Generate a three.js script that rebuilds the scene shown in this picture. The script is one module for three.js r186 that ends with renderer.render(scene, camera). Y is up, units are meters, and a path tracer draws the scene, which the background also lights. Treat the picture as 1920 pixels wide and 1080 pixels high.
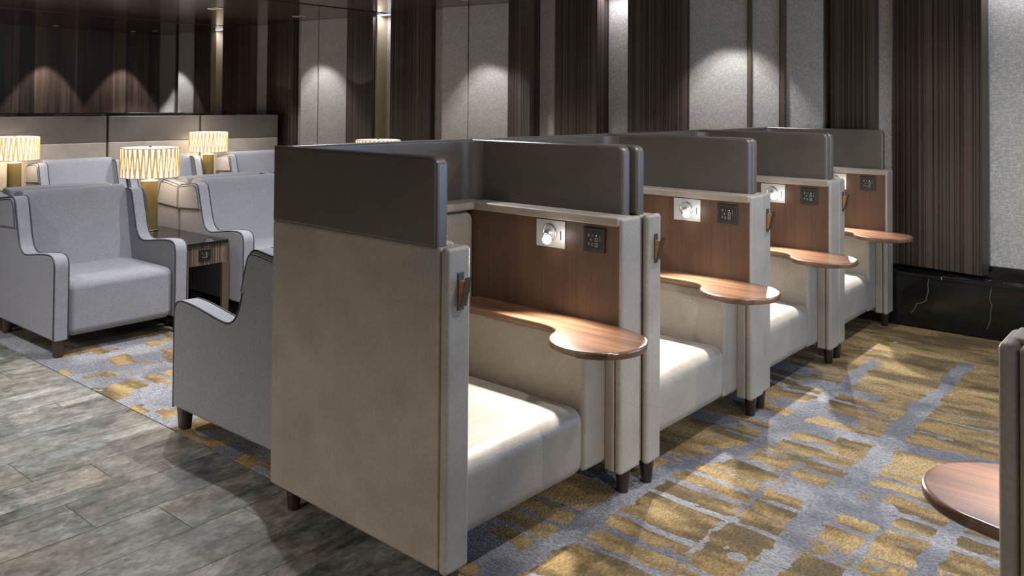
import * as THREE from 'three';
import { RoundedBoxGeometry } from 'three/addons/geometries/RoundedBoxGeometry.js';
import { mergeGeometries } from 'three/addons/utils/BufferGeometryUtils.js';
import { RectAreaLightUniformsLib } from 'three/addons/lights/RectAreaLightUniformsLib.js';

// ---------------------------------------------------------------- camera, light, exposure
RectAreaLightUniformsLib.init();
const scene = new THREE.Scene();
const R = Math.PI / 180;
const F = 1583.31;                                            // focal length in pixels of a 1920 x 1080 frame
const camera = new THREE.PerspectiveCamera(2 * Math.atan(540 / F) / R, 1920 / 1080, 0.05, 60);
camera.rotation.order = 'YXZ';
camera.position.set(0, 1.5, 0);
camera.rotation.set(1.1154 * R, 40.045 * R, 0.4329 * R);
camera.setViewOffset(1920, 1080, 8.9, 377.4, 1920, 1080);     // architectural lens shifted down
const renderer = new THREE.WebGLRenderer();
renderer.toneMapping = THREE.LinearToneMapping;
renderer.toneMappingExposure = 1.0;
renderer.shadowMap.enabled = true;
scene.background = new THREE.Color(0x05070a);                 // night outside; the room is closed
const CEIL = 2.49;
const SPOT_COLOR = new THREE.Color(0.97, 0.97, 1.0);
const READ_COLOR = new THREE.Color(1.0, 0.97, 0.93);
const SPOT = 13.5, WASH = 3.0, READ = 6.4;
// unseen bluish light, out of view at far right, placed for the booth fronts
const unseenBlueLight = new THREE.RectAreaLight(new THREE.Color(0.62, 0.78, 1.0), 4.5, 5.0, 1.5);
unseenBlueLight.position.set(4.38, 1.55, -2.6);
unseenBlueLight.lookAt(0, 1.55, -2.6);
scene.add(unseenBlueLight);
const unseenBlueLight2 = new THREE.RectAreaLight(new THREE.Color(0.36, 0.6, 1.0), 7, 3.2, 1.5);  // unseen bluish area light, placed for the blue sheen on the booth screens
unseenBlueLight2.position.set(2.7, 1.5, -6.24);
unseenBlueLight2.lookAt(2.7, 1.5, 0);
scene.add(unseenBlueLight2);

// ---------------------------------------------------------------- helpers
let seed = 12345;
const rnd = () => { seed = (seed * 1664525 + 1013904223) >>> 0; return seed / 4294967296; };
const names = {};
function numbered(n) { const k = names[n] || 0; names[n] = k + 1; return k ? n + '_' + String(k).padStart(3, '0') : n; }
function hash(x, y, s) { let h = (x * 374761393 + y * 668265263 + s * 1274126177) | 0; h = Math.imul(h ^ (h >>> 13), 1274126177); h ^= h >>> 16; return (h >>> 0) / 4294967296; }
function vnoise(x, y, px, py, s) {                             // tiling value noise
  const xi = Math.floor(x), yi = Math.floor(y), fx = x - xi, fy = y - yi;
  const u = fx * fx * (3 - 2 * fx), v = fy * fy * (3 - 2 * fy);
  const X0 = ((xi % px) + px) % px, X1 = (X0 + 1) % px, Y0 = ((yi % py) + py) % py, Y1 = (Y0 + 1) % py;
  const a = hash(X0, Y0, s), b = hash(X1, Y0, s), c = hash(X0, Y1, s), d = hash(X1, Y1, s);
  return a + (b - a) * u + (c - a) * v + (a - b - c + d) * u * v;
}
function fbm(x, y, px, py, s, o = 4) { let r = 0, w = 0.5, n = 0; for (let i = 0; i < o; i++) { r += w * vnoise(x, y, px, py, s + i * 17); n += w; x *= 2; y *= 2; px *= 2; py *= 2; w *= 0.5; } return r / n; }
const clamp = (x, a = 0, b = 1) => Math.min(b, Math.max(a, x));
const smooth = (a, b, x) => { const t = clamp((x - a) / (b - a)); return t * t * (3 - 2 * t); };
const mix = (a, b, t) => a + (b - a) * t;
const mix3 = (a, b, t) => [mix(a[0], b[0], t), mix(a[1], b[1], t), mix(a[2], b[2], t)];
function tex(w, h, fn, { srgb = true, size = [1, 1], repeat = true } = {}) {
  const d = new Uint8Array(w * h * 4);
  for (let y = 0; y < h; y++) for (let x = 0; x < w; x++) {
    const c = fn(x / w, y / h), i = (y * w + x) * 4;
    if (typeof c === 'number') d[i] = d[i + 1] = d[i + 2] = clamp(c, 0, 255); else { d[i] = clamp(c[0], 0, 255); d[i + 1] = clamp(c[1], 0, 255); d[i + 2] = clamp(c[2], 0, 255); }
    d[i + 3] = 255;
  }
  const t = new THREE.DataTexture(d, w, h);
  t.magFilter = THREE.LinearFilter; t.minFilter = THREE.LinearMipmapLinearFilter; t.generateMipmaps = true;
  if (srgb) t.colorSpace = THREE.SRGBColorSpace;
  if (repeat) { t.wrapS = t.wrapT = THREE.RepeatWrapping; t.repeat.set(1 / size[0], 1 / size[1]); }
  t.needsUpdate = true;
  return t;
}
// box-projected uv in metres; v runs along the grain axis
function uvm(g, grain = 'y', off = [0, 0]) {
  if (g.index) g = g.toNonIndexed();
  const p = g.attributes.position, n = p.count, uv = new Float32Array(n * 2);
  const A = new THREE.Vector3(), B = new THREE.Vector3(), C = new THREE.Vector3();
  const gi = 'xyz'.indexOf(grain);
  for (let i = 0; i < n; i += 3) {
    A.fromBufferAttribute(p, i); B.fromBufferAttribute(p, i + 1); C.fromBufferAttribute(p, i + 2);
    const N = B.clone().sub(A).cross(C.clone().sub(A));
    const a = [Math.abs(N.x), Math.abs(N.y), Math.abs(N.z)], k = a.indexOf(Math.max(...a));
    const ax = [0, 1, 2].filter(q => q !== k);
    let vI = ax.includes(gi) ? gi : ax[1], uI = ax.find(q => q !== vI);
    [A, B, C].forEach((P, j) => { const q = [P.x, P.y, P.z]; uv[(i + j) * 2] = q[uI] + off[0]; uv[(i + j) * 2 + 1] = q[vI] + off[1]; });
  }
  g.setAttribute('uv', new THREE.BufferAttribute(uv, 2));
  return g;
}
function mesh(name, geos, mat, parent, grain = 'y', off) {
  let list = (Array.isArray(geos) ? geos : [geos]).map(g => uvm(g, grain, off));
  list.forEach(g => { for (const k of Object.keys(g.attributes)) if (!['position', 'normal', 'uv'].includes(k)) g.deleteAttribute(k); });
  const m = new THREE.Mesh(list.length > 1 ? mergeGeometries(list) : list[0], mat);
  m.name = parent ? name : numbered(name); m.castShadow = m.receiveShadow = true;
  (parent || scene).add(m);
  return m;
}
function tag(o, label, category, group) { o.userData.label = label; o.userData.category = category; if (group) o.userData.group = group; return o; }
function struct(name, geos, mat, label, grain) { const m = mesh(name, geos, mat, null, grain); m.userData.kind = 'structure'; m.userData.label = label; m.userData.category = name.split('_')[0]; return m; }
function group(name) { const g = new THREE.Group(); g.name = numbered(name); scene.add(g); return g; }
function sub(name, parent) { const g = new THREE.Group(); g.name = name; parent.add(g); return g; }
// boxes: x range, y range, v range (v = -z)
const rb = (x0, x1, y0, y1, v0, v1, r = 0.008, s = 3) => { const g = new RoundedBoxGeometry(x1 - x0, y1 - y0, v1 - v0, s, Math.min(r, (x1 - x0) / 2.01, (y1 - y0) / 2.01, (v1 - v0) / 2.01)); g.translate((x0 + x1) / 2, (y0 + y1) / 2, -(v0 + v1) / 2); return g; };
const bx = (x0, x1, y0, y1, v0, v1) => { const g = new THREE.BoxGeometry(x1 - x0, y1 - y0, v1 - v0); g.translate((x0 + x1) / 2, (y0 + y1) / 2, -(v0 + v1) / 2); return g; };
// side profile in (x, y) swept from v0 to v1 with a soft edge
function prof(shape, v0, v1, b = 0.012, seg = 3, curve = 10) {
  const g = new THREE.ExtrudeGeometry(shape, { depth: v1 - v0 - 2 * b, bevelEnabled: b > 0, bevelThickness: b, bevelSize: b, bevelOffset: -b, bevelSegments: seg, curveSegments: curve });
  g.translate(0, 0, -v1 + b); return g;
}
const tube = (pts, r, seg = 60, rad = 6) => new THREE.TubeGeometry(new THREE.CatmullRomCurve3(pts, false, 'centripetal'), seg, r, rad, false);
function taperLeg(x, v, y0, y1, r0, r1, seg = 20) { const g = new THREE.CylinderGeometry(r1, r0, y1 - y0, seg); g.translate(x, (y0 + y1) / 2, -v); return g; }

// ---------------------------------------------------------------- materials
const std = (o) => new THREE.MeshStandardMaterial(o);
const phy = (o) => new THREE.MeshPhysicalMaterial(o);
const leatherMap = tex(512, 512, (x, y) => { const m = fbm(x * 6, y * 6, 6, 6, 3, 5), f = vnoise(x * 128, y * 128, 128, 128, 9); return 205 + (m - 0.5) * 34 + (f - 0.5) * 14; }, { size: [0.7, 0.7] });
const leatherBump = tex(512, 512, (x, y) => { const f = fbm(x * 90, y * 90, 90, 90, 21, 2); return 128 + (f - 0.5) * 200; }, { srgb: false, size: [0.35, 0.35] });
const fabricMap = tex(512, 512, (x, y) => { const h = vnoise(x * 60, y * 256, 60, 256, 5), v = vnoise(x * 256, y * 40, 256, 40, 6), m = fbm(x * 5, y * 5, 5, 5, 8, 3); return 205 + (h - 0.5) * 36 + (v - 0.5) * 22 + (m - 0.5) * 8; }, { size: [0.3, 0.3] });
const fabricBump = tex(512, 512, (x, y) => 128 + (vnoise(x * 100, y * 256, 100, 256, 5) - 0.5) * 110 + (vnoise(x * 256, y * 90, 256, 90, 6) - 0.5) * 110, { srgb: false, size: [0.3, 0.3] });
const linenMap = tex(512, 512, (x, y) => { const h = vnoise(x * 40, y * 200, 40, 200, 31), v = vnoise(x * 200, y * 30, 200, 30, 32), s = vnoise(x * 230, y * 230, 230, 230, 33); return 205 + (h - 0.5) * 44 + (v - 0.5) * 26 + (s - 0.5) * 30; }, { size: [0.6, 0.6] });
const stippleMap = tex(512, 512, (x, y) => { const s = fbm(x * 110, y * 110, 110, 110, 41, 2), m = fbm(x * 8, y * 8, 8, 8, 42, 3); return 208 + (s - 0.5) * 52 + (m - 0.5) * 10; }, { size: [0.9, 0.9] });
const stippleBump = tex(512, 512, (x, y) => 128 + (fbm(x * 110, y * 110, 110, 110, 41, 2) - 0.5) * 240, { srgb: false, size: [0.9, 0.9] });
function woodTex(dark, light, sz, s, fq = 34, warp = 0.05) {
  return tex(512, 1024, (x, y) => {
    const w = x + (fbm(x * 3, y * 3, 3, 3, s, 3) - 0.5) * warp;
    const band = fbm(w * fq / 3, y * 2, Math.round(fq / 3), 2, s + 3, 3), fine = vnoise(w * fq * 5, y * 7, Math.round(fq * 5), 7, s + 5), pore = vnoise(x * 240, y * 26, 240, 26, s + 7);
    let t = clamp(0.15 + 1.5 * (band - 0.22) * 0.75 + (fine - 0.5) * 0.42); t -= smooth(0.78, 0.95, pore) * 0.25;
    return mix3(dark, light, clamp(t));
  }, { size: sz });
}
const walnutMap = woodTex([78, 53, 38], [146, 107, 77], [0.55, 1.3], 51);
const panelWalnutMap = woodTex([78, 55, 40], [112, 82, 60], [0.55, 1.3], 61, 40, 0.03);
const veneerMap = woodTex([70, 58, 50], [150, 128, 112], [0.5, 2.4], 71, 22, 0.03);
const zebraMap = tex(1024, 128, (x, y) => {
  const w = x + (vnoise(x * 30, y * 2, 30, 2, 81) - 0.5) * 0.002;
  const a = vnoise(w * 100, y, 100, 1, 82), b = vnoise(w * 220, y, 220, 1, 83), c = vnoise(w * 14, 0, 14, 1, 84), f = vnoise(x * 400, y * 16, 400, 16, 85);
  const t = clamp(smooth(0.3, 0.7, a * 0.6 + b * 0.4) * 0.85 + (c - 0.5) * 0.35 + (f - 0.5) * 0.2);
  return mix3([52, 44, 38], [118, 103, 90], t);
}, { size: [0.7, 2.0] });
const zebraBump = tex(1024, 8, (x) => 255 * smooth(0.3, 0.7, vnoise(x * 100, 0, 100, 1, 82) * 0.6 + vnoise(x * 220, 0, 220, 1, 83) * 0.4), { srgb: false, size: [0.7, 2.0] });
function veinLine(x, y, s, fx, fy) { const n = fbm(x * fx, y * fy, fx, fy, s, 5); return Math.abs(n - 0.5); }
const marbleMap = tex(1024, 1024, (x, y) => {
  const a = veinLine(x, y, 91, 3, 2), gate = fbm(x * 4, y * 4, 4, 4, 97, 2), b = veinLine(x, y, 103, 5, 5), cl = fbm(x * 6, y * 6, 6, 6, 107, 4);
  let t = smooth(0.0045, 0.001, a) * smooth(0.44, 0.54, gate) * 0.9 + smooth(0.003, 0.0006, b) * smooth(0.5, 0.6, gate) * 0.4;
  const sp = smooth(0.93, 0.97, vnoise(x * 60, y * 60, 60, 60, 111)) * 0.12;
  const base = 20 + cl * 14; return mix3([base + 1, base, base - 1], [200, 196, 188], clamp(t + sp));
}, { size: [1.6, 1.6] });
const tileMap = tex(1024, 2048, (x, y) => {
  const a = fbm(x * 6, y * 9, 6, 9, 121, 6), st = fbm(x * 40, y * 10, 40, 10, 125, 4), big = fbm(x * 2, y * 3, 2, 3, 131, 3), cr = fbm(x * 22, y * 30, 22, 30, 137, 5), gr = vnoise(x * 500, y * 900, 500, 900, 139);
  const fine = fbm(x * 70, y * 110, 70, 110, 157, 3), ridge = Math.abs(fbm(x * 9, y * 12, 9, 12, 151, 5) - 0.5);
  let l = 122 + (a - 0.5) * 62 + (st - 0.5) * 40 + (big - 0.5) * 44 + (gr - 0.5) * 14 + (fine - 0.5) * 44 + smooth(0.56, 0.7, cr) * 18 - smooth(0.42, 0.28, cr) * 20 - smooth(0.02, 0.0, ridge) * 16 * smooth(0.45, 0.6, big);
  const w = (fbm(x * 4, y * 5, 4, 5, 141, 3) - 0.5) * 16;
  return [l + w + 2, l + 1, l - w - 5];
}, { size: [0.85, 1.7] });
// carpet: gold strokes lying across, blue grey ground and runs along the aisle
function carpetTex(X0, X1, T0, T1, px, aisle, s0) {
  const wX = X1 - X0, wT = T1 - T0;
  const pn = (x, y, s, o) => fbm(x + 200, y + 200, 4096, 4096, s, o);
  const rowEdges = [], colEdges = [];
  return tex(px, px, (ux, uy) => {
    const X = X0 + ux * wX, t = T0 + (1 - uy) * wT;
    const wob = (pn(X * 5, t * 5, s0, 3) - 0.5) * 0.16, wob2 = (pn(X * 4, t * 4, s0 + 5, 3) - 0.5) * 0.12, fr = (pn(X * 30, t * 70, s0 + 9, 2) - 0.5) * 0.035, frx = (pn(X * 90, t * 30, s0 + 12, 2) - 0.5) * 0.03;
    const open = aisle ? smooth(5.15, 3.9, t + wob * 3 - 0.9 * smooth(-1.3, -1.9, X)) : 0.9;   // how much grey shows
    let grey = 0;
    // runs along t
    const runs = aisle ? [[-1.55 - 0.2 * smooth(3.8, 2.9, t), 0.04 + 0.008 * smooth(4.6, 3.3, t), 5.22], [-1.13, 0.036 + 0.012 * smooth(5.2, 4.2, t), 5.55], [-0.72, 0.035, 4.1], [-0.36, 0.025, 3.6], [-1.36, 0.012, 3.55], [-0.92, 0.012, 3.3], [-0.1, 0.05, 4.4], [-2.3, 0.04, 4.4], [0.3, 0.05, 4.4]] : null;
    if (aisle) for (const [c, w, end] of runs) { const d = Math.abs(X - c + wob * 0.4 + frx); if (d < w + fr * 0.5 + wob2 * 0.2 && t < end + fr) grey = 1; }
    else { const cell = 0.42, ci = Math.floor((X + wob) / cell), cf = (X + wob + frx) / cell - ci; if (cf < 0.2 + 0.25 * hash(ci, 3, s0)) grey = 1; }
    if (aisle && Math.abs(t - 4.0 - (X + 1.1) * 0.1 + wob2 * 0.5 + fr) < 0.05 + wob2 * 0.3 && X > -1.5 && X < -0.5) grey = 1;
    const col = Math.floor((X + wob * 0.5) / (aisle ? 0.41 : 0.42) + 0.25);
    const step = 0.125, q = (t + wob2 * 0.7 + (X * 0.06) + hash(col, 7, s0) * 0.1) / step, ri = Math.floor(q), rf = q - ri;
    const keep = hash(ri, col, s0 + 3), gapw = (0.1 + 0.26 * hash(ri, col, s0 + 4)) * open;
    if (open > 0.2 && keep > 0.25 + 0.5 * (1 - open) && rf + fr * 6 < gapw) grey = 1;
    if (open > 0.4 && hash(ri, col, s0 + 8) > (aisle ? 0.95 : 0.6)) grey = 1;
    if (pn(X * 7, t * 9, s0 + 21, 3) > mix(0.85, aisle ? 0.72 : 0.58, open)) grey = 1;
    const tuft = vnoise(X * 260 + 999, t * 90 + 999, 65536, 65536, s0 + 31), tuft2 = vnoise(X * 110 + 999, t * 300 + 999, 65536, 65536, s0 + 33), grain = vnoise(X * 420 + 999, t * 420 + 999, 65536, 65536, s0 + 34);
    const br = pn(X * 3.2, t * 9, s0 + 41, 4), br2 = pn(X * 8, t * 22, s0 + 45, 3);
    let gold = mix3([146, 120, 76], [92, 77, 50], smooth(0.42, 0.68, br * 0.65 + br2 * 0.35));
    gold = mix3(gold, [172, 150, 108], smooth(0.56, 0.72, 1 - br) * 0.6);
    const g2 = pn(X * 4, t * 4, s0 + 51, 3);
    const gr = mix3([104, 104, 110], [138, 138, 141], smooth(0.35, 0.65, g2));
    const c = grey ? gr : gold, k = 1 + (grey ? (tuft2 - 0.5) * 0.4 : (tuft - 0.5) * 0.34) + (grain - 0.5) * 0.26;
    return [c[0] * k, c[1] * k, c[2] * k];
  }, { repeat: false });
}
const carpetBump = tex(512, 512, (x, y) => 128 + (vnoise(x * 120, y * 190, 120, 190, 161) - 0.5) * 230, { srgb: false, size: [0.5, 0.5] });

const M = {
  leather: phy({ color: new THREE.Color().setRGB(0.50, 0.44, 0.368), map: leatherMap, bumpMap: leatherBump, bumpScale: 0.0005, roughness: 0.46, specularIntensity: 0.9 }),
  darkLeather: phy({ color: new THREE.Color().setRGB(0.155, 0.132, 0.113), map: leatherMap, bumpMap: leatherBump, bumpScale: 0.00015, roughness: 0.33 }),
  fabric: std({ color: new THREE.Color().setRGB(0.385, 0.388, 0.425), map: fabricMap, bumpMap: fabricBump, bumpScale: 0.0004, roughness: 0.85 }),
  piping: std({ color: new THREE.Color().setRGB(0.018, 0.032, 0.048), roughness: 0.55 }),
  walnut: phy({ color: 0xffffff, map: walnutMap, roughness: 0.3, clearcoat: 0.5, clearcoatRoughness: 0.18 }),
  panelWalnut: phy({ color: new THREE.Color().setRGB(0.8, 0.8, 0.8), map: panelWalnutMap, roughness: 0.42 }),
  blockWood: std({ color: 0xc48c58, map: leatherMap, roughness: 0.5 }),
  legWood: phy({ color: new THREE.Color().setRGB(0.022, 0.012, 0.009), roughness: 0.3, clearcoat: 0.4 }),
  chairLeg: phy({ color: new THREE.Color().setRGB(0.05, 0.032, 0.024), roughness: 0.4 }),
  black: std({ color: new THREE.Color().setRGB(0.012, 0.012, 0.013), roughness: 0.35 }),
  mark: std({ color: new THREE.Color().setRGB(0.5, 0.5, 0.48), roughness: 0.5 }),
  bronze: std({ color: new THREE.Color().setRGB(0.09, 0.075, 0.06), metalness: 0.6, roughness: 0.4 }),
  bronzeLeg: std({ color: new THREE.Color().setRGB(0.34, 0.25, 0.15), metalness: 0.85, roughness: 0.4 }),
  strip: std({ color: new THREE.Color().setRGB(0.12, 0.095, 0.07), metalness: 0.3, roughness: 0.4 }),
  stripLight: std({ color: new THREE.Color().setRGB(0.5, 0.43, 0.29), metalness: 0.2, roughness: 0.4 }),
  silver: std({ color: new THREE.Color().setRGB(0.62, 0.61, 0.6), metalness: 0.55, roughness: 0.35 }),
  chrome: std({ color: new THREE.Color().setRGB(0.75, 0.75, 0.75), metalness: 1, roughness: 0.12 }),
  brass: std({ color: new THREE.Color().setRGB(0.33, 0.245, 0.1), metalness: 0.75, roughness: 0.33 }),
  glass: phy({ color: 0xffffff, transmission: 1, thickness: 0, roughness: 0.03, ior: 1.45 }),
  readBulb: std({ color: 0xffffff, emissive: READ_COLOR, emissiveIntensity: 9 }),
  diffuser: std({ color: 0xfff4e2, emissive: new THREE.Color(1.0, 0.92, 0.8), emissiveIntensity: 0.95, roughness: 0.8 }),
  pleat: std({ color: new THREE.Color().setRGB(0.62, 0.40, 0.14), emissive: new THREE.Color(1.0, 0.6, 0.2), emissiveIntensity: 0.28, roughness: 0.7 }),
  downLens: std({ color: 0x1a1410, emissive: new THREE.Color(1.0, 0.66, 0.42), emissiveIntensity: 0.18, roughness: 0.3 }),
  linen: std({ color: new THREE.Color().setRGB(0.95, 0.92, 0.84), map: linenMap, roughness: 0.9 }),
  cream: std({ color: new THREE.Color().setRGB(0.62, 0.58, 0.54), map: stippleMap, bumpMap: stippleBump, bumpScale: 0.0005, roughness: 0.92 }),
  zebra: phy({ color: new THREE.Color().setRGB(0.62, 0.61, 0.60), map: zebraMap, bumpMap: zebraBump, bumpScale: 0.0006, roughness: 0.42 }),
  apron: phy({ color: new THREE.Color().setRGB(1.2, 1.15, 1.1), map: zebraMap, roughness: 0.35 }),
  marble: phy({ color: 0xffffff, map: marbleMap, roughness: 0.12, specularIntensity: 0.9 }),
  backing: std({ color: new THREE.Color().setRGB(0.55, 0.5, 0.46), map: veneerMap, roughness: 0.6 }),
  ceilWood: phy({ color: new THREE.Color().setRGB(0.30, 0.27, 0.25), map: veneerMap, roughness: 0.16, clearcoat: 0.3, clearcoatRoughness: 0.1 }),
  grout: std({ color: new THREE.Color().setRGB(0.16, 0.155, 0.145), roughness: 0.9 }),
  plainWall: std({ color: new THREE.Color().setRGB(0.42, 0.39, 0.35), map: linenMap, roughness: 0.9 }),
  unseenPane: std({ color: 0x000000, emissive: new THREE.Color(0.62, 0.78, 1.0), emissiveIntensity: 1.6 }),
};
const veneerTones = [[0.40, 0.37, 0.35], [0.54, 0.50, 0.47], [0.66, 0.62, 0.58], [0.32, 0.29, 0.275]].map(c => phy({ color: new THREE.Color().setRGB(...c), map: veneerMap, roughness: 0.4 }));
const tileTones = [[0.9, 0.9, 0.88], [1.0, 0.99, 0.96], [0.8, 0.8, 0.78], [1.1, 1.09, 1.06], [0.72, 0.72, 0.7]].map(c => std({ color: new THREE.Color().setRGB(...c), map: tileMap, roughness: 0.42 }));

// ---------------------------------------------------------------- the room
const XL = -12.25, XR = 4.5, TF = -4.0, TB = 6.5;
const floor = struct('floor', bx(XL, XR, -0.15, -0.012, TF, TB), M.grout, 'grey tiled floor of the lounge walkway');
{
  // stone-look planks running along the booth row, t < 2.0
  const lines = [-2.24, -2.33, -2.51, -2.765, -3.02, -3.28, -3.37, -3.57, -3.82, -4.07, -4.33, -4.41, -4.67, -4.94];
  const cyc = [0.09, 0.18, 0.255, 0.255, 0.26];
  let x = -4.94, i = 1; while (x > -8.6) { x -= cyc[i++ % 5]; lines.push(x); }
  x = -2.24; i = 4; const right = []; while (x < 1.2) { x += cyc[i]; i = (i + 4) % 5; right.unshift(x); }
  const L = right.concat(lines), T_END = 1.995;
  const phase = [1.79, 1.37, 1.79, 1.79, 1.37, 1.05, 1.39, 1.79, 1.39, 1.79];
  for (let k = 0; k + 1 < L.length; k++) {
    const xa = L[k + 1] + 0.0012, xb = L[k] - 0.0012; let t1 = T_END, t0 = phase[k % phase.length] - (k % 3 === 2 ? 0.2 : 0);
    while (t1 > -0.6) {
      const g = bx(xa, xb, -0.012, -0.0002 - rnd() * 0.0006, t0 + 0.0012, t1 - 0.0012);
      mesh('tile', g, tileTones[Math.floor(rnd() * 5)], floor, 'z', [rnd() * 3, rnd() * 3]);
      t1 = t0; t0 = t1 - 1.19;
    }
  }
}
const carpetMat = (X0, X1, T0, T1, aisle, s) => std({ map: carpetTex(X0, X1, T0, T1, 2048, aisle, s), bumpMap: carpetBump, bumpScale: 0.003, roughness: 0.95 });
function carpet(X0, X1, T0, T1, aisle, s, label) {
  const m = carpetMat(X0, X1, T0, T1, aisle, s);
  const c = mesh('carpet', bx(X0, X1, -0.012, 0, T0, T1), m);
  // uv 0..1 over the carpet for the pattern
  const p = c.geometry.attributes.position, uv = c.geometry.attributes.uv;
  for (let i = 0; i < p.count; i++) uv.setXY(i, (p.getX(i) - X0) / (X1 - X0), 1 - (-p.getZ(i) - T0) / (T1 - T0));
  m.bumpMap = carpetBump.clone(); m.bumpMap.repeat.set((X1 - X0) / 0.5, (T1 - T0) / 0.5); m.bumpMap.needsUpdate = true;
  c.userData.kind = 'structure';
  tag(c, label, 'carpet');
  return c;
}
carpet(-2.9, 1.4, 2.0, 6.2, true, 500, 'gold and blue grey brushstroke carpet along the booth aisle');
carpet(-8.9, -2.9, 2.0, 6.2, false, 700, 'blue grey carpet with small gold strokes under the armchairs');
struct('floor_slab', bx(XL, -8.9, -0.012, -0.001, 2.0, 6.2), M.grout, 'plain dark floor behind the far booths');

// ceiling in three slabs with dark slots between
const ceiling = struct('ceiling', bx(XL, XR, CEIL + 0.06, CEIL + 0.2, TF, TB), M.backing, 'dark glossy timber ceiling with narrow slots');
mesh('panel', bx(XL, -10.09, CEIL, CEIL + 0.06, TF, TB), M.ceilWood, ceiling, 'z');
mesh('panel', bx(-10.04, -7.12, CEIL, CEIL + 0.06, TF, TB), M.ceilWood, ceiling, 'z');
mesh('panel', bx(-7.02, XR, CEIL, CEIL + 0.06, TF, TB), M.ceilWood, ceiling, 'z');
mesh('slot_trim', bx(-10.05, -10.035, CEIL - 0.004, CEIL + 0.02, TF, 6.4), M.bronze, ceiling, 'z');

// wall behind the rows: folded screen of linen, stipple and striped timber above a black marble plinth
const wallBack = struct('wall_back', bx(XL - 0.2, XR, -0.15, CEIL + 0.2, TB, TB + 0.2), M.backing, 'folded feature wall of striped timber and stippled cream panels');
const panels = [
  ['cream', -12.265, 6.4, -11.860, 6.42], ['wood', -11.882, 6.44, -11.797, 6.44], ['cream', -11.606, 6.34, -11.269, 6.4], ['wood', -11.80, 6.45, -11.58, 6.45], ['wood', -11.226, 6.38, -10.774, 6.36], ['bronze', -10.760, 6.36, -10.623, 6.36], ['niche', -10.821, 6.47, -10.3, 6.47],
  ['wood', -10.330, 6.28, -9.633, 6.28], ['grey', -9.749, 6.36, -9.426, 6.37], ['wood', -9.405, 6.36, -8.799, 6.3], ['grey', -8.933, 6.4, -8.56, 6.4], ['cream', -8.554, 6.26, -8.272, 6.3], ['cream', -8.261, 6.3, -7.807, 6.36],
  ['wood', -7.803, 6.36, -7.258, 6.28], ['bronze', -7.300, 6.32, -7.227, 6.32], ['niche', -7.417, 6.47, -6.94, 6.47], ['wood', -6.961, 6.28, -6.359, 6.3], ['grey', -6.436, 6.38, -6.15, 6.38], ['cream', -6.141, 6.25, -5.814, 6.29], ['cream', -5.803, 6.29, -5.334, 6.36],
  ['wood', -5.330, 6.36, -4.999, 6.28],  ['grey', -5.022, 6.4, -4.7, 6.4], ['wood', -4.705, 6.28, -4.233, 6.28], ['niche', -4.373, 6.47, -3.88, 6.47],
  ['wood', -3.914, 6.28, -3.331, 6.28], ['cream', -3.339, 6.3, -2.839, 6.33], ['strip', -2.830, 6.31, -2.800, 6.31], ['cream', -2.806, 6.33, -2.586, 6.35], ['strip', -2.571, 6.32, -2.536, 6.32], ['cream', -2.539, 6.35, -2.261, 6.37],  ['wood', -2.200, 6.36, -1.881, 6.34], ['grey', -1.905, 6.42, -1.773, 6.42], ['wood', -1.769, 6.38, -1.189, 6.28], ['niche', -1.233, 6.47, -0.515, 6.47], ['wood', -0.56, 6.3, 0.4, 6.3], ['cream', 0.4, 6.32, 4.4, 6.32],
];
for (const [kind, xa, ta, xb, tb] of panels) {
  const len = Math.hypot(xb - xa, tb - ta), ang = Math.atan2(tb - ta, xb - xa);
  const y0 = kind === 'niche' ? 0.43 : 0.388, th = kind === 'niche' ? 0.02 : kind === 'grey' ? 0.04 : Math.max(0.05, TB - Math.max(ta, tb) - 0.002);
  const soft = kind === 'cream';
  const g = soft ? new RoundedBoxGeometry(len - 0.004, CEIL - y0, th, 2, 0.006) : new THREE.BoxGeometry(len, CEIL - y0, th);
  g.translate(len / 2, (y0 + CEIL) / 2, -th / 2);
  g.rotateY(ang); g.translate(xa, 0, -ta);
  const mat = { cream: M.cream, grey: M.cream, wood: M.zebra, niche: M.linen, bronze: M.stripLight, strip: M.strip }[kind];
  mesh({ cream: 'fabric_panel', grey: 'fabric_panel', wood: 'timber_panel', niche: 'niche_lining', bronze: 'metal_strip', strip: 'metal_strip' }[kind], g, mat, wallBack, 'y', [rnd(), 0]);
}
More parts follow.
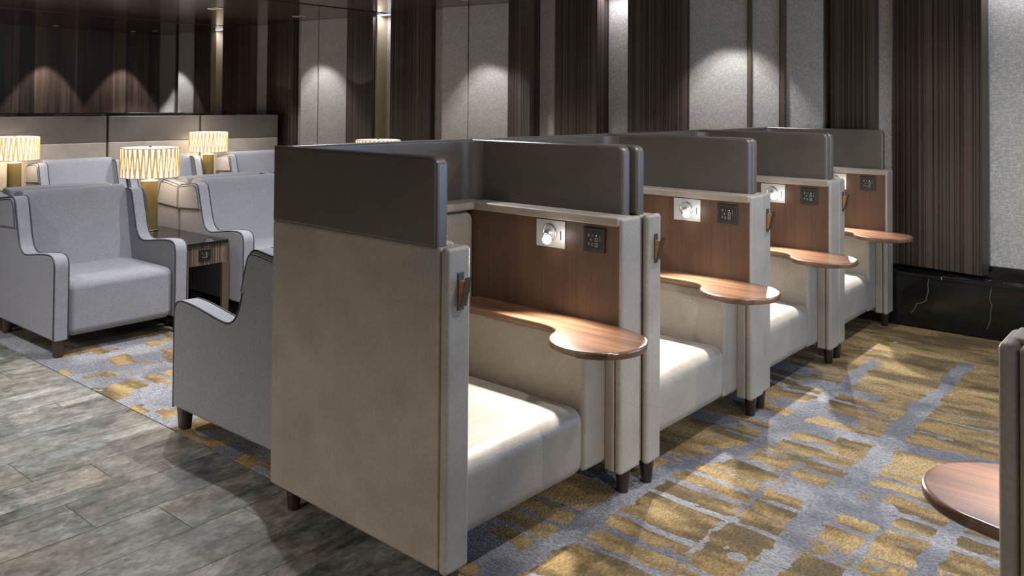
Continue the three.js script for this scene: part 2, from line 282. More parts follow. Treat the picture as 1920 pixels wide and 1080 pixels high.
const plinthMap = (() => {                                     // 3 m of slab, drawn veins
  const c = document.createElement('canvas'); c.width = 2048; c.height = 256; const x = c.getContext('2d');
  x.fillStyle = '#131312'; x.fillRect(0, 0, 2048, 256);
  const U = (X) => ((X + 3) / 3) * 2048, V = (y) => 256 - y / 0.375 * 256;
  for (let i = 0; i < 900; i++) { const r = 6 + rnd() * 50; x.fillStyle = `rgba(${30 + rnd() * 14},${28 + rnd() * 12},${26 + rnd() * 8},0.10)`; x.beginPath(); x.ellipse(rnd() * 2048, rnd() * 256, r * 1.6, r * 0.5, rnd() * 3, 0, 7); x.fill(); }
  const vein = (pts, w, a) => { x.strokeStyle = `rgba(205,203,196,${a})`; x.lineWidth = w; x.beginPath(); pts.forEach(([X, y], i) => { const u = U(X) + (rnd() - 0.5) * 3, v = V(y); i ? x.lineTo(u, v) : x.moveTo(u, v); }); x.stroke(); };
  vein([[-1.49, 0.37], [-1.502, 0.30], [-1.498, 0.26], [-1.512, 0.19], [-1.535, 0.17], [-1.57, 0.16], [-1.59, 0.11], [-1.61, 0.09]], 2.4, 0.6);
  vein([[-1.12, 0.355], [-1.13, 0.3], [-1.137, 0.26], [-1.122, 0.215], [-1.128, 0.18], [-1.13, 0.12], [-1.15, 0.06]], 2.2, 0.55);
  vein([[-2.6, 0.37], [-2.5, 0.25], [-2.55, 0.1], [-2.4, 0.0]], 2, 0.4); vein([[-0.5, 0.3], [-0.42, 0.22], [-0.46, 0.05]], 2, 0.4); vein([[-0.9, 0.37], [-0.84, 0.3], [-0.7, 0.37]], 1.6, 0.35);
  for (let i = 0; i < 26; i++) { const X = -3 + rnd() * 3, y = rnd() * 0.36; vein([[X, y], [X + (rnd() - 0.5) * 0.05, y + (rnd() - 0.5) * 0.04]], 1.2, 0.14 + rnd() * 0.14); }
  const t = new THREE.CanvasTexture(c); t.colorSpace = THREE.SRGBColorSpace; t.wrapS = t.wrapT = THREE.RepeatWrapping; t.repeat.set(1 / 3, 1 / 0.375); return t;
})();
M.plinth = phy({ map: plinthMap, roughness: 0.12, specularIntensity: 0.9 });
const plinth = struct('baseboard_back', bx(XL, XR, 0, 0.355, 6.215, TB), M.plinth, 'black marble plinth with thin white veins');
mesh('ledge', rb(XL, XR, 0.34, 0.362, 6.205, 6.47, 0.003, 1), M.marble, plinth, 'x', [0.4, 0.1]);
for (const [xa, xb] of [[-1.22, -0.54], [-4.3, -3.9], [-7.3, -6.95]]) mesh('upstand', bx(xa, xb, 0.36, 0.432, 6.44, 6.475), M.marble, plinth, 'x', [0.7, 0.55]);

const wallLeft = struct('wall_left', bx(XL - 0.2, XL - 0.03, -0.15, CEIL + 0.2, TF, TB), M.backing, 'dark veneer plank wall behind the far booths');
{ let t = 1.2, k = 0; while (t < 6.38) { const w = Math.min(0.07 + rnd() * 0.16, 6.4 - t); mesh('plank', bx(XL - 0.03, XL - rnd() * 0.004, 0, CEIL, t + 0.001, t + w - 0.001), veneerTones[Math.floor(rnd() * 4)], wallLeft, 'y', [rnd() * 2, rnd() * 2]); t += w; k++; } }
struct('wall_front', bx(XL - 0.2, XR + 0.2, -0.15, CEIL + 0.2, TF - 0.2, TF), M.plainWall, 'plain linen wall behind the viewer');
const WY0 = 0.8, WY1 = 2.3, WT0 = 0.1, WT1 = 5.1;
struct('wall_right', [bx(XR, XR + 0.2, -0.15, WY0, TF, TB), bx(XR, XR + 0.2, WY1, CEIL + 0.2, TF, TB), bx(XR, XR + 0.2, WY0, WY1, TF, WT0), bx(XR, XR + 0.2, WY0, WY1, WT1, TB)], M.plainWall, 'plain linen wall with an unseen wide window');
const win = struct('window_unseen_1', [bx(XR - 0.02, XR + 0.05, WY0 - 0.05, WY0, WT0, WT1), bx(XR - 0.02, XR + 0.05, WY1, WY1 + 0.05, WT0, WT1), bx(XR + 0.02, XR + 0.05, WY0, WY1, 2.58, 2.62)], M.bronze, 'unseen wide window, out of view, placed to light the booth fronts bluish');  // out of view; stands for the source of cool light on the booth fronts
mesh('unseen_window_pane', bx(XR + 0.06, XR + 0.07, WY0, WY1, WT0, WT1), M.unseenPane, win);

const win2 = struct('window_unseen_2', [bx(1.04, 4.36, 0.68, 0.75, 6.25, 6.32), bx(1.04, 4.36, 2.25, 2.32, 6.25, 6.32), bx(1.04, 1.1, 0.7, 2.3, 6.25, 6.32), bx(4.3, 4.36, 0.7, 2.3, 6.25, 6.32), bx(2.68, 2.72, 0.7, 2.3, 6.26, 6.32)], M.bronze, 'unseen bluish glowing window before the folded wall, placed to tint the booth screens');  // out of view; glowing sheet placed so the upper screens reflect blue
mesh('unseen_window_pane', bx(1.1, 4.3, 0.75, 2.25, 6.285, 6.29), std({ color: 0x000000, emissive: new THREE.Color(0.36, 0.6, 1.0), emissiveIntensity: 2.2 }), win2);

// ---------------------------------------------------------------- ceiling downlights (each fitting with its own lamp)
function downlight(x, t, label, { power = SPOT, angle = 40, pen = 0.25, aim = [0, 0], grp } = {}) {
  const g = group('ceiling_downlight'); g.position.set(x, CEIL, -t);
  const ring = new THREE.TorusGeometry(0.042, 0.006, 8, 28); ring.rotateX(Math.PI / 2); ring.translate(0, -0.001, 0);
  mesh('trim_ring', ring, M.bronzeLeg, g);
  const lens = new THREE.CylinderGeometry(0.038, 0.038, 0.004, 28); lens.translate(0, -0.001, 0);
  mesh('lamp_lens', lens, M.downLens, g);
  const L = new THREE.SpotLight(SPOT_COLOR, power, 0, angle * R, pen, 2);
  L.position.set(0, -0.02, 0); L.castShadow = true; L.shadow.radius = 1.2;
  L.target.position.set(aim[0], -2.4, -aim[1]); g.add(L); g.add(L.target);
  return tag(g, label, 'downlight', grp);
}
const vis = 'small recessed bronze ringed downlight ';
const pairA = 'downlight pair before the cream panels', pairB = 'downlight pair over the far armchairs';
for (const x of [-8.2, -8.07]) downlight(x, 5.93, vis + 'before the cream wall panels, paired closely', { power: WASH, angle: 36, pen: 0.12, grp: pairA });
for (const x of [-8.25, -8.12]) downlight(x, 4.88, vis + 'over the far armchairs, paired closely', { power: SPOT * 0.5, angle: 46, pen: 0.35, grp: pairB });
for (const t of [4.76, 5.82]) downlight(-11.93, t, vis + 'washing the veneer plank wall', { power: WASH * 2.2, angle: 32, pen: 0.12, grp: 'downlights before the veneer wall' });
const over = 'recessed ceiling downlight ';
for (const x of [-5.53, -5.4]) downlight(x, 5.93, over + 'washing the cream panels behind the second booth', { power: WASH, angle: 35, pen: 0.12, grp: 'washers behind the second booth' });
for (const x of [-2.99, -2.86]) downlight(x, 5.95, over + 'washing the cream panels behind the last booth', { power: WASH * 1.1, angle: 36, pen: 0.12, grp: 'washers behind the last booth' });
downlight(-11.55, 5.95, over + 'washing the cream panels at the wall corner', { power: WASH * 2, angle: 36, pen: 0.12 });
[2.5, 3.75, 4.95].forEach((t, i) => downlight(-1.03, t, over + 'above the gold carpet aisle, ' + ['by the open booth', 'midway', 'by the marble plinth'][i], { power: SPOT * 0.42, angle: 76, pen: 0.6 }));
[[-3.4, 2.9, 'above the lone chair backing onto the booths', 0.95], [-4.5, 2.6, 'out of view above the gap between facing armchairs', 1], [-4.6, 3.9, 'out of view above the second armchair of the near row', 0.9], [-4.4, 5.0, 'out of view above the carpet beyond the second armchair', 0.7]].forEach(([x, t, w, k]) => downlight(x, t, over + w, { power: SPOT * k, angle: 56, pen: 0.5 }));  // out of view; all but the first placed to brighten the seats
[[-7.5, 2.8, 'out of view above the far aisle by the tiles'], [-7.5, 3.9, 'out of view above the far aisle between armchairs']].forEach(([x, t, w]) => downlight(x, t, over + w, { power: SPOT * 0.9, angle: 62, pen: 0.5 }));  // out of view; placed to light the far aisle and its armchairs
[[-5.6, 0.9, 'out of view over the tile walkway beside the first armchair', 1, 46], [-4.3, 0.7, 'out of view over the tile walkway in front of the lone chair', 0.7, 46], [-4.2, -3.0, 'out of view at the back of the walkway, placed to light the armchair sides', 3.3, 80, true], [-1.6, -3.2, 'out of view at the back of the walkway, placed to light the booth end', 3.9, 80, true]].forEach(([x, t, w, k, a, warm]) => { const d = downlight(x, t, over + w, { power: SPOT * k, angle: a, pen: 0.5 }); if (warm) d.children.find(o => o.isSpotLight).color.setRGB(1.0, 0.91, 0.81); });  // out of view; the rear pair is placed to light chair sides and end panel

// niche strips: unseen lights placed at the head of each recess to light its lining
for (const [xa, xb, who] of [[-1.22, -0.54, 'widest recess beside the last booth'], [-4.25, -3.9, 'recess behind the third booth'], [-7.25, -6.95, 'recess behind the armchairs'], [-10.6, -10.34, 'narrow recess near the veneer wall']]) {
  const g = group('unseen_light_strip'); g.position.set((xa + xb) / 2, CEIL - 0.012, -6.34);
  mesh('lamp_tube', rb(-(xb - xa) / 2 + 0.01, (xb - xa) / 2 - 0.01, -0.008, 0.008, -0.02, 0.02, 0.004, 1), std({ color: 0xffffff, emissive: new THREE.Color(0.95, 0.88, 1.0), emissiveIntensity: 0.8 }), g);
  const A = new THREE.RectAreaLight(new THREE.Color(0.92, 0.9, 1.0), 45, xb - xa - 0.02, 0.04);
  A.position.set(0, -0.012, 0); A.rotation.x = -Math.PI / 2; g.add(A);
  tag(g, 'unseen linear light placed at the head of the ' + who, 'light strip');
}

// ---------------------------------------------------------------- privacy booths
const HT = 1.06, HP = 1.335, HB = 0.092;
const socketTex = (() => {
  const c = document.createElement('canvas'); c.width = c.height = 128; const x = c.getContext('2d');
  x.fillStyle = '#0b0b0c'; x.fillRect(0, 0, 128, 128);
  x.strokeStyle = '#4a4a4c'; x.lineWidth = 2; x.strokeRect(6, 6, 116, 116);
  x.strokeStyle = '#b9b6ae'; x.lineWidth = 3;
  for (const [px, py] of [[34, 38], [34, 88], [56, 90]]) { x.beginPath(); x.arc(px, py, 6, 0.8, 5.2); x.stroke(); }
  x.beginPath(); x.moveTo(56, 32); x.lineTo(56, 46); x.stroke();
  x.strokeStyle = '#c9a86a'; x.beginPath(); x.moveTo(46, 56); x.lineTo(46, 72); x.moveTo(41, 64); x.lineTo(51, 64); x.stroke();
  x.strokeStyle = '#b9b6ae'; x.strokeRect(74, 52, 14, 18); x.strokeRect(74, 82, 14, 18);
  x.fillStyle = '#ffffff'; x.beginPath(); x.arc(81, 38, 4, 0, 7); x.fill();
  x.strokeStyle = '#8e8c88'; x.beginPath(); x.moveTo(104, 34); x.lineTo(104, 70); x.stroke();
  const t = new THREE.CanvasTexture(c); t.colorSpace = THREE.SRGBColorSpace; return t;
})();
const socketFace = std({ map: socketTex, roughness: 0.3 });
function socket(parent, name, x0, x1, y0, y1, v, th) {          // black plate whose face looks toward -v
  const p = mesh(name, rb(x0, x1, y0, y1, v - th, v, 0.004, 2), M.black, parent);
  p.userData.label = 'black power socket plate';
  const f = new THREE.PlaneGeometry((x1 - x0) * 0.9, (y1 - y0) * 0.9);
  f.translate((x0 + x1) / 2, (y0 + y1) / 2, -(v - th - 0.0006));
  const m = new THREE.Mesh(f, socketFace); m.name = 'printed_face'; m.receiveShadow = true; p.add(m);
  return p;
}
function roundedElev(x0, x1, y0, y1, rf) {                     // elevation with a rounded front-top corner (front is +x)
  const s = new THREE.Shape(); s.moveTo(x0, y0); s.lineTo(x1, y0); s.lineTo(x1, y1 - rf); s.absarc(x1 - rf, y1 - rf, rf, 0, Math.PI / 2, false); s.lineTo(x0, y1); s.closePath(); return s;
}
function makeBooth(W) {
  const g = group('privacy_booth'), D = 0.928;
  // shell
  mesh('side_panel', rb(-D, -0.034, HB, HT, 0, 0.10, 0.012), M.leather, g);
  mesh('front_post', rb(-0.033, 0, HB - 0.004, HT + 0.003, 0.0, 0.102, 0.014, 4), M.leather, g);
  mesh('side_panel', [rb(-D, -0.034, HB, HT, W - 0.10, W, 0.012), rb(-0.08, -0.034, HB, 0.63, W - 0.135, W - 0.08, 0.008)], M.leather, g);
  mesh('front_post', rb(-0.033, 0, HB - 0.004, HT + 0.003, W - 0.137, W, 0.014, 4), M.leather, g);
  mesh('back_panel', rb(-D - 0.002, -D + 0.1, HB, HT, 0.004, W - 0.004, 0.014), M.leather, g);
  // dark upper screen
  const ys = HT - 0.004;
  mesh('screen_side', prof(roundedElev(-D, -0.05, ys, HP, 0.032), 0.0, 0.052, 0.011), M.darkLeather, g).userData.label = 'dark brown leather upper screen';
  mesh('screen_side', prof(roundedElev(-D, -0.052, ys, HP, 0.032), W - 0.052, W, 0.011), M.darkLeather, g).userData.label = 'dark brown leather upper screen';
  const fil = (v, sg) => { const s = new THREE.Shape(), x = -D + 0.05, r = 0.09; s.moveTo(x - 0.02, 0 - 0.02); s.lineTo(x + r, -0.02); s.lineTo(x + r, 0); s.absarc(x + r, r, r, -Math.PI / 2, -Math.PI, true); s.lineTo(x - 0.02, r); s.closePath(); const e = new THREE.ExtrudeGeometry(s, { depth: HP - ys - 0.012, bevelEnabled: false, curveSegments: 12 }); e.rotateX(-Math.PI / 2); e.translate(0, ys, 0); if (sg < 0) { e.scale(1, 1, -1); const ix = e.attributes.position; const q = e.index ? e : e; for (let i = 0; i < ix.count; i += 3) { for (const k of ['position', 'normal', 'uv']) { const at = q.attributes[k], n = at.itemSize; for (let j = 0; j < n; j++) { const a = at.array[(i + 1) * n + j]; at.array[(i + 1) * n + j] = at.array[(i + 2) * n + j]; at.array[(i + 2) * n + j] = a; } } } } e.translate(0, 0, -v); return e; };
  mesh('screen_back', [rb(-D - 0.002, -D + 0.052, ys, HP, 0.003, W - 0.003, 0.012), fil(0.05, 1), fil(W - 0.05, -1)], M.darkLeather, g).userData.label = 'dark brown leather upper screen';
  // cream ledge round the inside
  mesh('ledge', [rb(-0.80, -0.012, HT - 0.03, HT + 0.005, W - 0.148, W - 0.045, 0.008, 4), rb(-D + 0.04, -0.77, HT - 0.03, HT + 0.004, 0.06, W - 0.06, 0.012, 4), rb(-0.84, -0.085, HT - 0.03, HT + 0.004, 0.045, 0.115, 0.012, 4)], M.leather, g);
  // walnut lining, arm, seat, back
  mesh('timber_panel', bx(-0.80, -0.012, 0.60, HT - 0.02, W - 0.139, W - 0.095), M.panelWalnut, g, 'y', [0.13, 0.2]).userData.label = 'walnut lining panel';
  mesh('armrest', rb(-0.82, -0.078, 0.118, 0.627, W - 0.267, W - 0.098, 0.022, 4), M.leather, g);
  { // seat with a crowned top
    const x0 = -0.84, x1 = -0.062, v0 = 0.10, v1 = W - 0.266, y0 = 0.118, y1 = 0.372;
    const q = new RoundedBoxGeometry(x1 - x0, y1 - y0, v1 - v0, 8, 0.06); q.translate((x0 + x1) / 2, (y0 + y1) / 2, -(v0 + v1) / 2);
    const p = q.attributes.position; for (let i = 0; i < p.count; i++) { const y = p.getY(i); if (y > 0.25) { const a = clamp((p.getX(i) - x0) / (x1 - x0)), b = clamp((-p.getZ(i) - v0) / (v1 - v0)); p.setY(i, y + 0.02 * Math.sin(Math.PI * a) * Math.sin(Math.PI * b)); } }
    mesh('seat', q, M.leather, g);
  }
  mesh('backrest', rb(-0.90, -0.775, 0.36, HT - 0.035, 0.10, W - 0.128, 0.045, 6), M.leather, g);
  // legs
  for (const [x, v] of [[-0.038, 0.055], [-0.038, W - 0.066], [-D + 0.07, 0.06], [-D + 0.07, W - 0.066]]) mesh('leg', taperLeg(x, v, 0, HB + 0.004, 0.021, 0.031), M.legWood, g);
  // paddle-shaped table on the walnut side
  {
    const cX = 0.03, cV = W - 0.332, r = 0.178, n = W - 0.302, b = W - 0.133, s = new THREE.Shape();
    s.moveTo(-0.76, b); s.lineTo(-0.76, n); s.lineTo(-0.30, n);
    s.bezierCurveTo(-0.22, n, -0.165, n - 0.012, -0.15, n - 0.055);
    const a0 = Math.atan2(n - 0.055 - 0.022 - cV, -0.155 - cX);
    for (let k = 0; k <= 40; k++) { const a = a0 + (2 * Math.PI + 1.36 - (a0 + 2 * Math.PI)) * (k / 40); s.lineTo(cX + r * Math.cos(a), cV + r * Math.sin(a)); }
    s.bezierCurveTo(0.0, b - 0.004, -0.01, b - 0.003, -0.02, b - 0.004);
    s.closePath();
    const e = new THREE.ExtrudeGeometry(s, { depth: 0.012, bevelEnabled: true, bevelThickness: 0.008, bevelSize: 0.008, bevelOffset: -0.008, bevelSegments: 3, curveSegments: 16 });
    e.rotateX(-Math.PI / 2); e.translate(0, 0.635, 0);       // shape v -> -z
    const tt = mesh('tray_table', e, M.walnut, g, 'x', [0.21, 0.4]); tt.userData.label = 'walnut paddle-shaped side table';
  }
  // reading light
  {
    const vw = W - 0.139, px0 = -0.417, px1 = -0.268, y0 = 0.916, y1 = 1.026, cx = -0.345, cy = 0.975;
    const rl = sub('reading_light', g); rl.userData.label = 'silver plate reading light with glowing bulb';
    mesh('plate', rb(px0, px1, y0, y1, vw - 0.004, vw, 0.0015, 1), M.silver, rl);
    const ring = new THREE.TorusGeometry(0.033, 0.004, 8, 32); ring.translate(cx, cy, -(vw - 0.005));
    mesh('ring', ring, M.chrome, rl);
    const cup = new THREE.CylinderGeometry(0.027, 0.03, 0.006, 28); cup.rotateX(Math.PI / 2); cup.translate(cx, cy, -(vw - 0.006)); mesh('dial', cup, M.silver, rl);
    const nk = tube([new THREE.Vector3(cx, cy, -(vw - 0.006)), new THREE.Vector3(cx + 0.006, cy + 0.006, -(vw - 0.03)), new THREE.Vector3(cx + 0.02, cy - 0.004, -(vw - 0.055))], 0.011, 14, 12);
    mesh('neck', nk, M.chrome, rl);
    const bulb = new THREE.SphereGeometry(0.018, 20, 14); bulb.translate(cx + 0.034, cy - 0.018, -(vw - 0.066)); mesh('lamp_bulb', bulb, M.readBulb, rl);
    mesh('switch', rb(px1 - 0.024, px1 - 0.019, 0.95, 0.985, vw - 0.006, vw - 0.003, 0.001, 1), M.black, rl);
    g.userData.bulb = [cx + 0.034, cy - 0.018, -(vw - 0.066)];
  }
  socket(g, 'power_socket', -0.176, -0.072, 0.921, 1.018, W - 0.139, 0.008);
  // coat hook on the front of the left post
  {
    const h = sub('coat_hook', g); h.userData.label = 'dark metal and oak coat hook';
    mesh('back_plate', rb(-0.001, 0.004, 0.872, 0.986, 0.042, 0.068, 0.001, 1), M.bronze, h);
    const s = new THREE.Shape(); s.moveTo(0.004, 0.888); s.lineTo(0.011, 0.888); s.lineTo(0.028, 0.962); s.lineTo(0.004, 0.962); s.closePath();
    mesh('oak_block', prof(s, 0.043, 0.067, 0.001, 1), M.blockWood, h);
    const f = new THREE.Shape(); f.moveTo(0.0115, 0.886); f.lineTo(0.0155, 0.886); f.lineTo(0.036, 0.975); f.lineTo(0.032, 0.975); f.closePath();
    mesh('flap', prof(f, 0.042, 0.068, 0.0005, 1), M.bronze, h);
  }
  return g;
}
function copyOf(o) { const c = o.clone(); c.name = numbered(o.name.replace(/_\d{3}$/, '')); scene.add(c); return c; }
function lightBooth(g) {
  const b = g.userData.bulb, L = new THREE.SpotLight(READ_COLOR, READ, 0, 60 * R, 0.35, 2);
  L.position.set(...b); L.castShadow = true; L.shadow.radius = 0.5;
  L.target.position.set(b[0] + 0.3, b[1] - 0.72, b[2] + 0.85); g.add(L); g.add(L.target);
}
const W1 = 1.064, W2 = 1.079;
const booth1 = makeBooth(W1); booth1.position.set(-1.762, 0, -1.826); booth1.rotation.y = -1.5 * R;
tag(booth1, 'taupe leather booth at the open end of the row, bare side panel toward the tiles', 'booth');
const booth2 = makeBooth(W2); booth2.position.set(-1.712, 0, -2.905); booth2.rotation.y = -0.6 * R;
tag(booth2, 'taupe leather booth second from the tiled walkway in the lit row', 'booth');
const booths = [booth1, booth2];
['taupe leather booth third from the tiled walkway in the lit row', 'taupe leather booth next to the black marble plinth'].forEach((l, i) => { const b = copyOf(booth2); b.position.set(-1.712, 0, -(2.891 + (i + 1) * 1.1034)); b.rotation.y = i ? 0 : -0.25 * R; tag(b, l, 'booth'); booths.push(b); });
const facing = copyOf(booth2); facing.position.set(-0.316, 0, -(1.80 + W2)); facing.rotation.y = Math.PI; tag(facing, 'booth across the gold carpet aisle, facing the lit row', 'booth'); booths.push(facing);
booths.forEach(b => { lightBooth(b); });
const rearLabels = ['booth back behind the wing chairs, nearest the folded wall', 'booth back behind the wing chairs, middle of three', 'booth back behind the wing chairs, by the walkway side'];
[5.155, 4.10, 3.045].forEach((t, i) => { const b = copyOf(booth2); b.scale.set(1, 1, 0.958); b.position.set(-9.84, 0, -(t + 1.04)); b.rotation.y = Math.PI; tag(b, rearLabels[i], 'booth'); });
[5.12, 4.05, 2.98].forEach((t) => { const b = copyOf(booth2); b.scale.set(1, 1, 0.97); b.position.set(-10.17, 0, -t); tag(b, 'farthest booth row before the veneer wall, only its dark leather rim showing', 'booth', 'farthest booths before the veneer wall'); });
scene.traverse(o => { if (o.userData && o.userData.bulb) delete o.userData.bulb; });

// ---------------------------------------------------------------- wing armchairs
function makeChair() {
  const g = group('armchair'), W = 0.83, A = 0.088;
  const armShape = new THREE.Shape();
  armShape.moveTo(-0.86, 0.102); armShape.lineTo(0, 0.102); armShape.lineTo(0, 0.515);
  armShape.bezierCurveTo(0, 0.575, -0.03, 0.592, -0.08, 0.592);
  armShape.bezierCurveTo(-0.2, 0.592, -0.32, 0.562, -0.42, 0.556);
  armShape.bezierCurveTo(-0.50, 0.555, -0.525, 0.61, -0.545, 0.68);
  armShape.lineTo(-0.595, 0.845);
  armShape.bezierCurveTo(-0.605, 0.885, -0.63, 0.892, -0.66, 0.89);
  armShape.lineTo(-0.82, 0.872); armShape.bezierCurveTo(-0.85, 0.868, -0.86, 0.86, -0.86, 0.83);
  armShape.closePath();
  const edge = armShape.getPoints(14).map(p => [p.x, p.y]).slice(1, -2);
  for (const [v0, v1] of [[0, A], [W - A, W]]) {
    const arm = mesh('arm', prof(armShape, v0, v1, 0.014, 4, 12), M.fabric, g, 'y');
    for (const v of [v0 + 0.003, v1 - 0.003]) {
      const pts = edge.filter(([x, y], i) => i === 0 || true).map(([x, y]) => new THREE.Vector3(x - (x > -0.01 ? 0.003 : 0), y - 0.002, -v));
      const c = new THREE.CurvePath(); for (let i = 0; i + 1 < pts.length; i++) if (pts[i].distanceTo(pts[i + 1]) > 1e-4) c.add(new THREE.LineCurve3(pts[i], pts[i + 1]));
      mesh('piping', new THREE.TubeGeometry(c, 120, 0.0042, 6, false), M.piping, arm).userData.label = 'dark blue piping';
    }
    // padded wing block outside
    const out = v0 === 0, p0 = out ? -0.012 : W - 0.01, p1 = out ? 0.01 : W + 0.012;
    const ps = new THREE.Shape(); ps.moveTo(-0.86, 0.69); ps.lineTo(-0.56, 0.705); ps.lineTo(-0.604, 0.85); ps.quadraticCurveTo(-0.612, 0.878, -0.65, 0.876); ps.lineTo(-0.86, 0.852); ps.closePath();
    const pad = mesh('wing_pad', prof(ps, p0, p1, 0.008, 3), M.fabric, g, 'y');
    const pv = out ? p0 + 0.002 : p1 - 0.002;
    mesh('piping', tube([[-0.563, 0.71], [-0.60, 0.835], [-0.618, 0.866], [-0.65, 0.872], [-0.855, 0.85]].map(([x, y]) => new THREE.Vector3(x, y, -pv)), 0.0038, 40), M.piping, pad);
  }
  { // seat block with a crowned cushion top
    const q = new RoundedBoxGeometry(0.63, 0.325, W - 2 * A + 0.006, 8, 0.05); q.translate(-0.33, 0.265, -W / 2);
    const p = q.attributes.position; for (let i = 0; i < p.count; i++) { const y = p.getY(i); if (y > 0.3) { const a = clamp((p.getX(i) + 0.645) / 0.63), b = clamp((-p.getZ(i) - A) / (W - 2 * A)); p.setY(i, y + 0.02 * Math.sin(Math.PI * a) * Math.sin(Math.PI * b)); } }
    mesh('seat', q, M.fabric, g, 'y');
  }
  const bs = new THREE.Shape(); bs.moveTo(-0.84, 0.105); bs.lineTo(-0.6, 0.105); bs.lineTo(-0.575, 0.40); bs.lineTo(-0.675, 0.85); bs.bezierCurveTo(-0.685, 0.90, -0.70, 0.915, -0.74, 0.915); bs.lineTo(-0.79, 0.91); bs.bezierCurveTo(-0.83, 0.905, -0.845, 0.89, -0.845, 0.85); bs.closePath();
  mesh('backrest', prof(bs, A - 0.006, W - A + 0.006, 0.012, 3), M.fabric, g, 'y');
  for (const [x, v, dx] of [[-0.035, 0.045, 0], [-0.035, W - 0.045, 0], [-0.80, 0.05, -0.03], [-0.80, W - 0.05, -0.03]]) {
    const l = new THREE.CylinderGeometry(0.038, 0.029, 0.11, 4, 1); l.rotateY(Math.PI / 4);
    const p = l.attributes.position; for (let i = 0; i < p.count; i++) if (p.getY(i) < 0) p.setX(i, p.getX(i) + dx);
    l.translate(x, 0.055, -v); mesh('leg', l.toNonIndexed(), M.chairLeg, g);
  }
  return g;
}
const chair0 = makeChair();
const chairs = [
  [-5.15, 2.07, 0, 'grey wing armchair with blue piping beside the tiles, facing the booths', chair0],
  [-5.15, 3.31, 0, 'grey wing armchair facing the booths, far side of the lamp table'],
  [-3.67, 2.00, 1, 'grey wing armchair with its back against the open booth end'],
  [-6.89, 2.07, 1, 'grey wing armchair back to back with the one beside the tiles'],
  [-6.89, 3.31, 1, 'grey wing armchair facing the far booths, its side next to the brass lamp'],
  [-6.89, 4.172, 1, 'grey wing armchair facing the far booths, beyond the lamp and one neighbour'],
  [-8.03, 3.31, 0, 'grey wing armchair before the far booth backs, between lamp table and neighbour'],
  [-8.03, 4.172, 0, 'grey wing armchair before the far booth backs, left arm against its neighbour'],
  [-8.03, 5.352, 0, 'grey wing armchair before the far booth backs, nearest the folded wall'],
];
for (const [x, t, turn, label, first] of chairs) {
  const c = first || copyOf(chair0);
  c.position.set(x, 0, -(turn ? t + 0.83 : t)); c.rotation.y = turn ? Math.PI : 0;
  tag(c, label, 'armchair');
}

// ---------------------------------------------------------------- side tables and lamps
function makeTable(len, label) {                               // origin at the front edge on the floor, runs to -x
  const g = group('side_table'), w = 0.35;
  mesh('table_top', rb(-len, 0, 0.514, 0.532, 0, w, 0.002, 1), M.marble, g, 'x', [0.35, 0.2]).userData.label = 'black veined marble top';
  mesh('apron', bx(-len + 0.012, -0.012, 0.375, 0.514, 0.004, w - 0.004), M.apron, g, 'y').userData.label = 'striped timber apron';
  for (const x of [-0.006, -len + 0.006]) for (const v of [0.022, w - 0.022]) mesh('leg', bx(x - 0.012, x + 0.012, 0.02, 0.376, v - 0.026, v + 0.026), M.bronzeLeg, g);
  for (const v of [0.0, w]) mesh('edge_strip', bx(-0.016, -0.002, 0.375, 0.52, v - 0.004, v + 0.004), M.bronzeLeg, g);
  mesh('base', bx(-len - 0.01, 0.02, 0, 0.02, -0.05, w + 0.03), M.marble, g, 'x', [0.9, 0.25]);
  const p = mesh('power_socket', rb(-0.014, -0.004, 0.405, 0.485, 0.13, 0.22, 0.003, 1), M.black, g);
  const f = new THREE.PlaneGeometry(0.08, 0.07); f.rotateY(Math.PI / 2); f.translate(-0.0034, 0.445, -0.175);
  const m = new THREE.Mesh(f, socketFace); m.name = 'printed_face'; p.add(m);
  return tag(g, label, 'side table');
}
const tA = makeTable(1.42, 'marble topped timber side table with a socket, between two armchairs'); tA.position.set(-5.31, 0, -2.945);
const tA2 = makeTable(1.42, 'marble topped side table under the lamp behind the open booth'); tA2.position.set(-5.31, 0, -5.04);
const tB = makeTable(0.7, 'marble topped side table before the far booths, by the walkway'); tB.position.set(-8.17, 0, -2.94);
const tC = copyOf(tB); tC.scale.z = 0.88; tC.position.set(-8.17, 0, -5.024); tag(tC, 'marble topped side table between two armchairs before the far booths', 'side table');

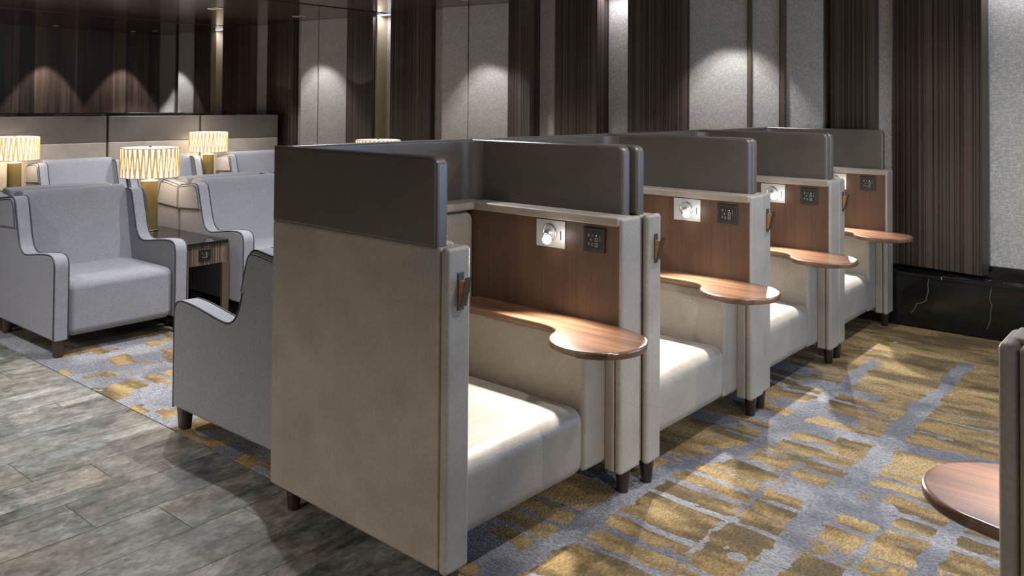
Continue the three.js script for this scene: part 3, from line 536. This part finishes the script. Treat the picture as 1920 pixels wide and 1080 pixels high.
function makeLamp() {                                          // origin at its foot
  const g = group('table_lamp');
  const foot = new THREE.LatheGeometry([[0, 0], [0.066, 0], [0.066, 0.008], [0.061, 0.012], [0, 0.012]].map(([x, y]) => new THREE.Vector2(x, y)), 40);
  mesh('foot', foot, M.brass, g);
  const body = new THREE.CylinderGeometry(0.06, 0.06, 0.355, 144, 1); const p = body.attributes.position;
  for (let i = 0; i < p.count; i++) { const a = Math.atan2(p.getZ(i), p.getX(i)), k = 1 - 0.035 * (0.5 + 0.5 * Math.cos(a * 36)); p.setX(i, p.getX(i) * k); p.setZ(i, p.getZ(i) * k); }
  body.computeVertexNormals(); body.translate(0, 0.19, 0); mesh('column', body, M.brass, g).userData.label = 'ribbed brass column';
  const cap = new THREE.LatheGeometry([[0, 0.366], [0.058, 0.366], [0.058, 0.374], [0.03, 0.378], [0.012, 0.39], [0.012, 0.43], [0, 0.43]].map(([x, y]) => new THREE.Vector2(x, y)), 32);
  mesh('neck', cap, M.chrome, g);
  const y0 = 0.40, y1 = 0.615, r = 0.203;
  const shade = sub('lamp_shade', g); shade.userData.label = 'glowing amber pleated drum shade';
  const drum = new THREE.LatheGeometry([[r * 0.97, y0], [r, y0], [r, y1], [r * 0.99, y1 + 0.001], [0.001, y1 + 0.001]].map(([x, y]) => new THREE.Vector2(x, y)), 64);
  mesh('lamp_diffuser', drum, M.diffuser, shade);
  const strips = [], N = 32;
  for (let i = 0; i < N; i++) for (const s of [-1, 1]) {          // crossing folds, each a slim tapered ribbon
    const a = (i + 0.25 * s) / N * Math.PI * 2, tilt = s * (0.028 + 0.02 * hash(i, s + 2, 5)), hw = 0.0045 + 0.003 * hash(i, s + 4, 6), rr = r + 0.003;
    const P = [], at = (ang, y, q) => new THREE.Vector3((rr + q) * Math.cos(ang), y, (rr + q) * Math.sin(ang));
    const q = [at(a - tilt - hw / r, y0, 0), at(a - tilt, y0, 0.004), at(a - tilt + hw / r, y0, 0), at(a + tilt - hw / r, y1, 0), at(a + tilt, y1, 0.004), at(a + tilt + hw / r, y1, 0)];
    for (const t of [[0, 3, 1], [3, 4, 1], [1, 4, 2], [4, 5, 2]]) for (const k of t) P.push(q[k].x, q[k].y, q[k].z);
    const b = new THREE.BufferGeometry(); b.setAttribute('position', new THREE.Float32BufferAttribute(P, 3)); b.computeVertexNormals(); strips.push(b);
  }
  const pl = mesh('lamp_pleats', strips, M.pleat, shade); pl.userData.kind = 'stuff';
  for (const y of [y0, y1]) { const rim = new THREE.TorusGeometry(r + 0.002, 0.003, 6, 64); rim.rotateX(Math.PI / 2); rim.translate(0, y, 0); mesh('rim', rim, y === y1 ? M.linen : M.brass, shade); }
  const fin = new THREE.SphereGeometry(0.01, 12, 8); fin.translate(0, y1 + 0.008, 0); mesh('finial', fin, M.brass, shade);
  return g;
}
function lampLight(l) { const P = new THREE.PointLight(new THREE.Color(1.0, 0.82, 0.6), 0.28, 0, 2); P.position.set(0, 0.5, 0); P.castShadow = true; P.shadow.radius = 2.5; l.add(P); }
const lamp0 = makeLamp();
[[-6.1, 3.12, 'brass lamp with glowing pleated shade on the table between armchairs'], [-8.685, 5.12, 'lit brass lamp before the far booths, left of the armchair nearest the folded wall'], [-8.685, 3.12, 'lit brass lamp before the far booths, on the table by the walkway'], [-6.0, 5.27, 'lamp behind the open booth, only the white top of its shade showing']].forEach(([x, t, l], i) => {
  const o = i ? copyOf(lamp0) : lamp0; o.position.set(x, 0.532, -t); tag(o, l, 'lamp');
});
scene.children.filter(o => o.name.startsWith('table_lamp')).forEach(lampLight);

renderer.render(scene, camera);
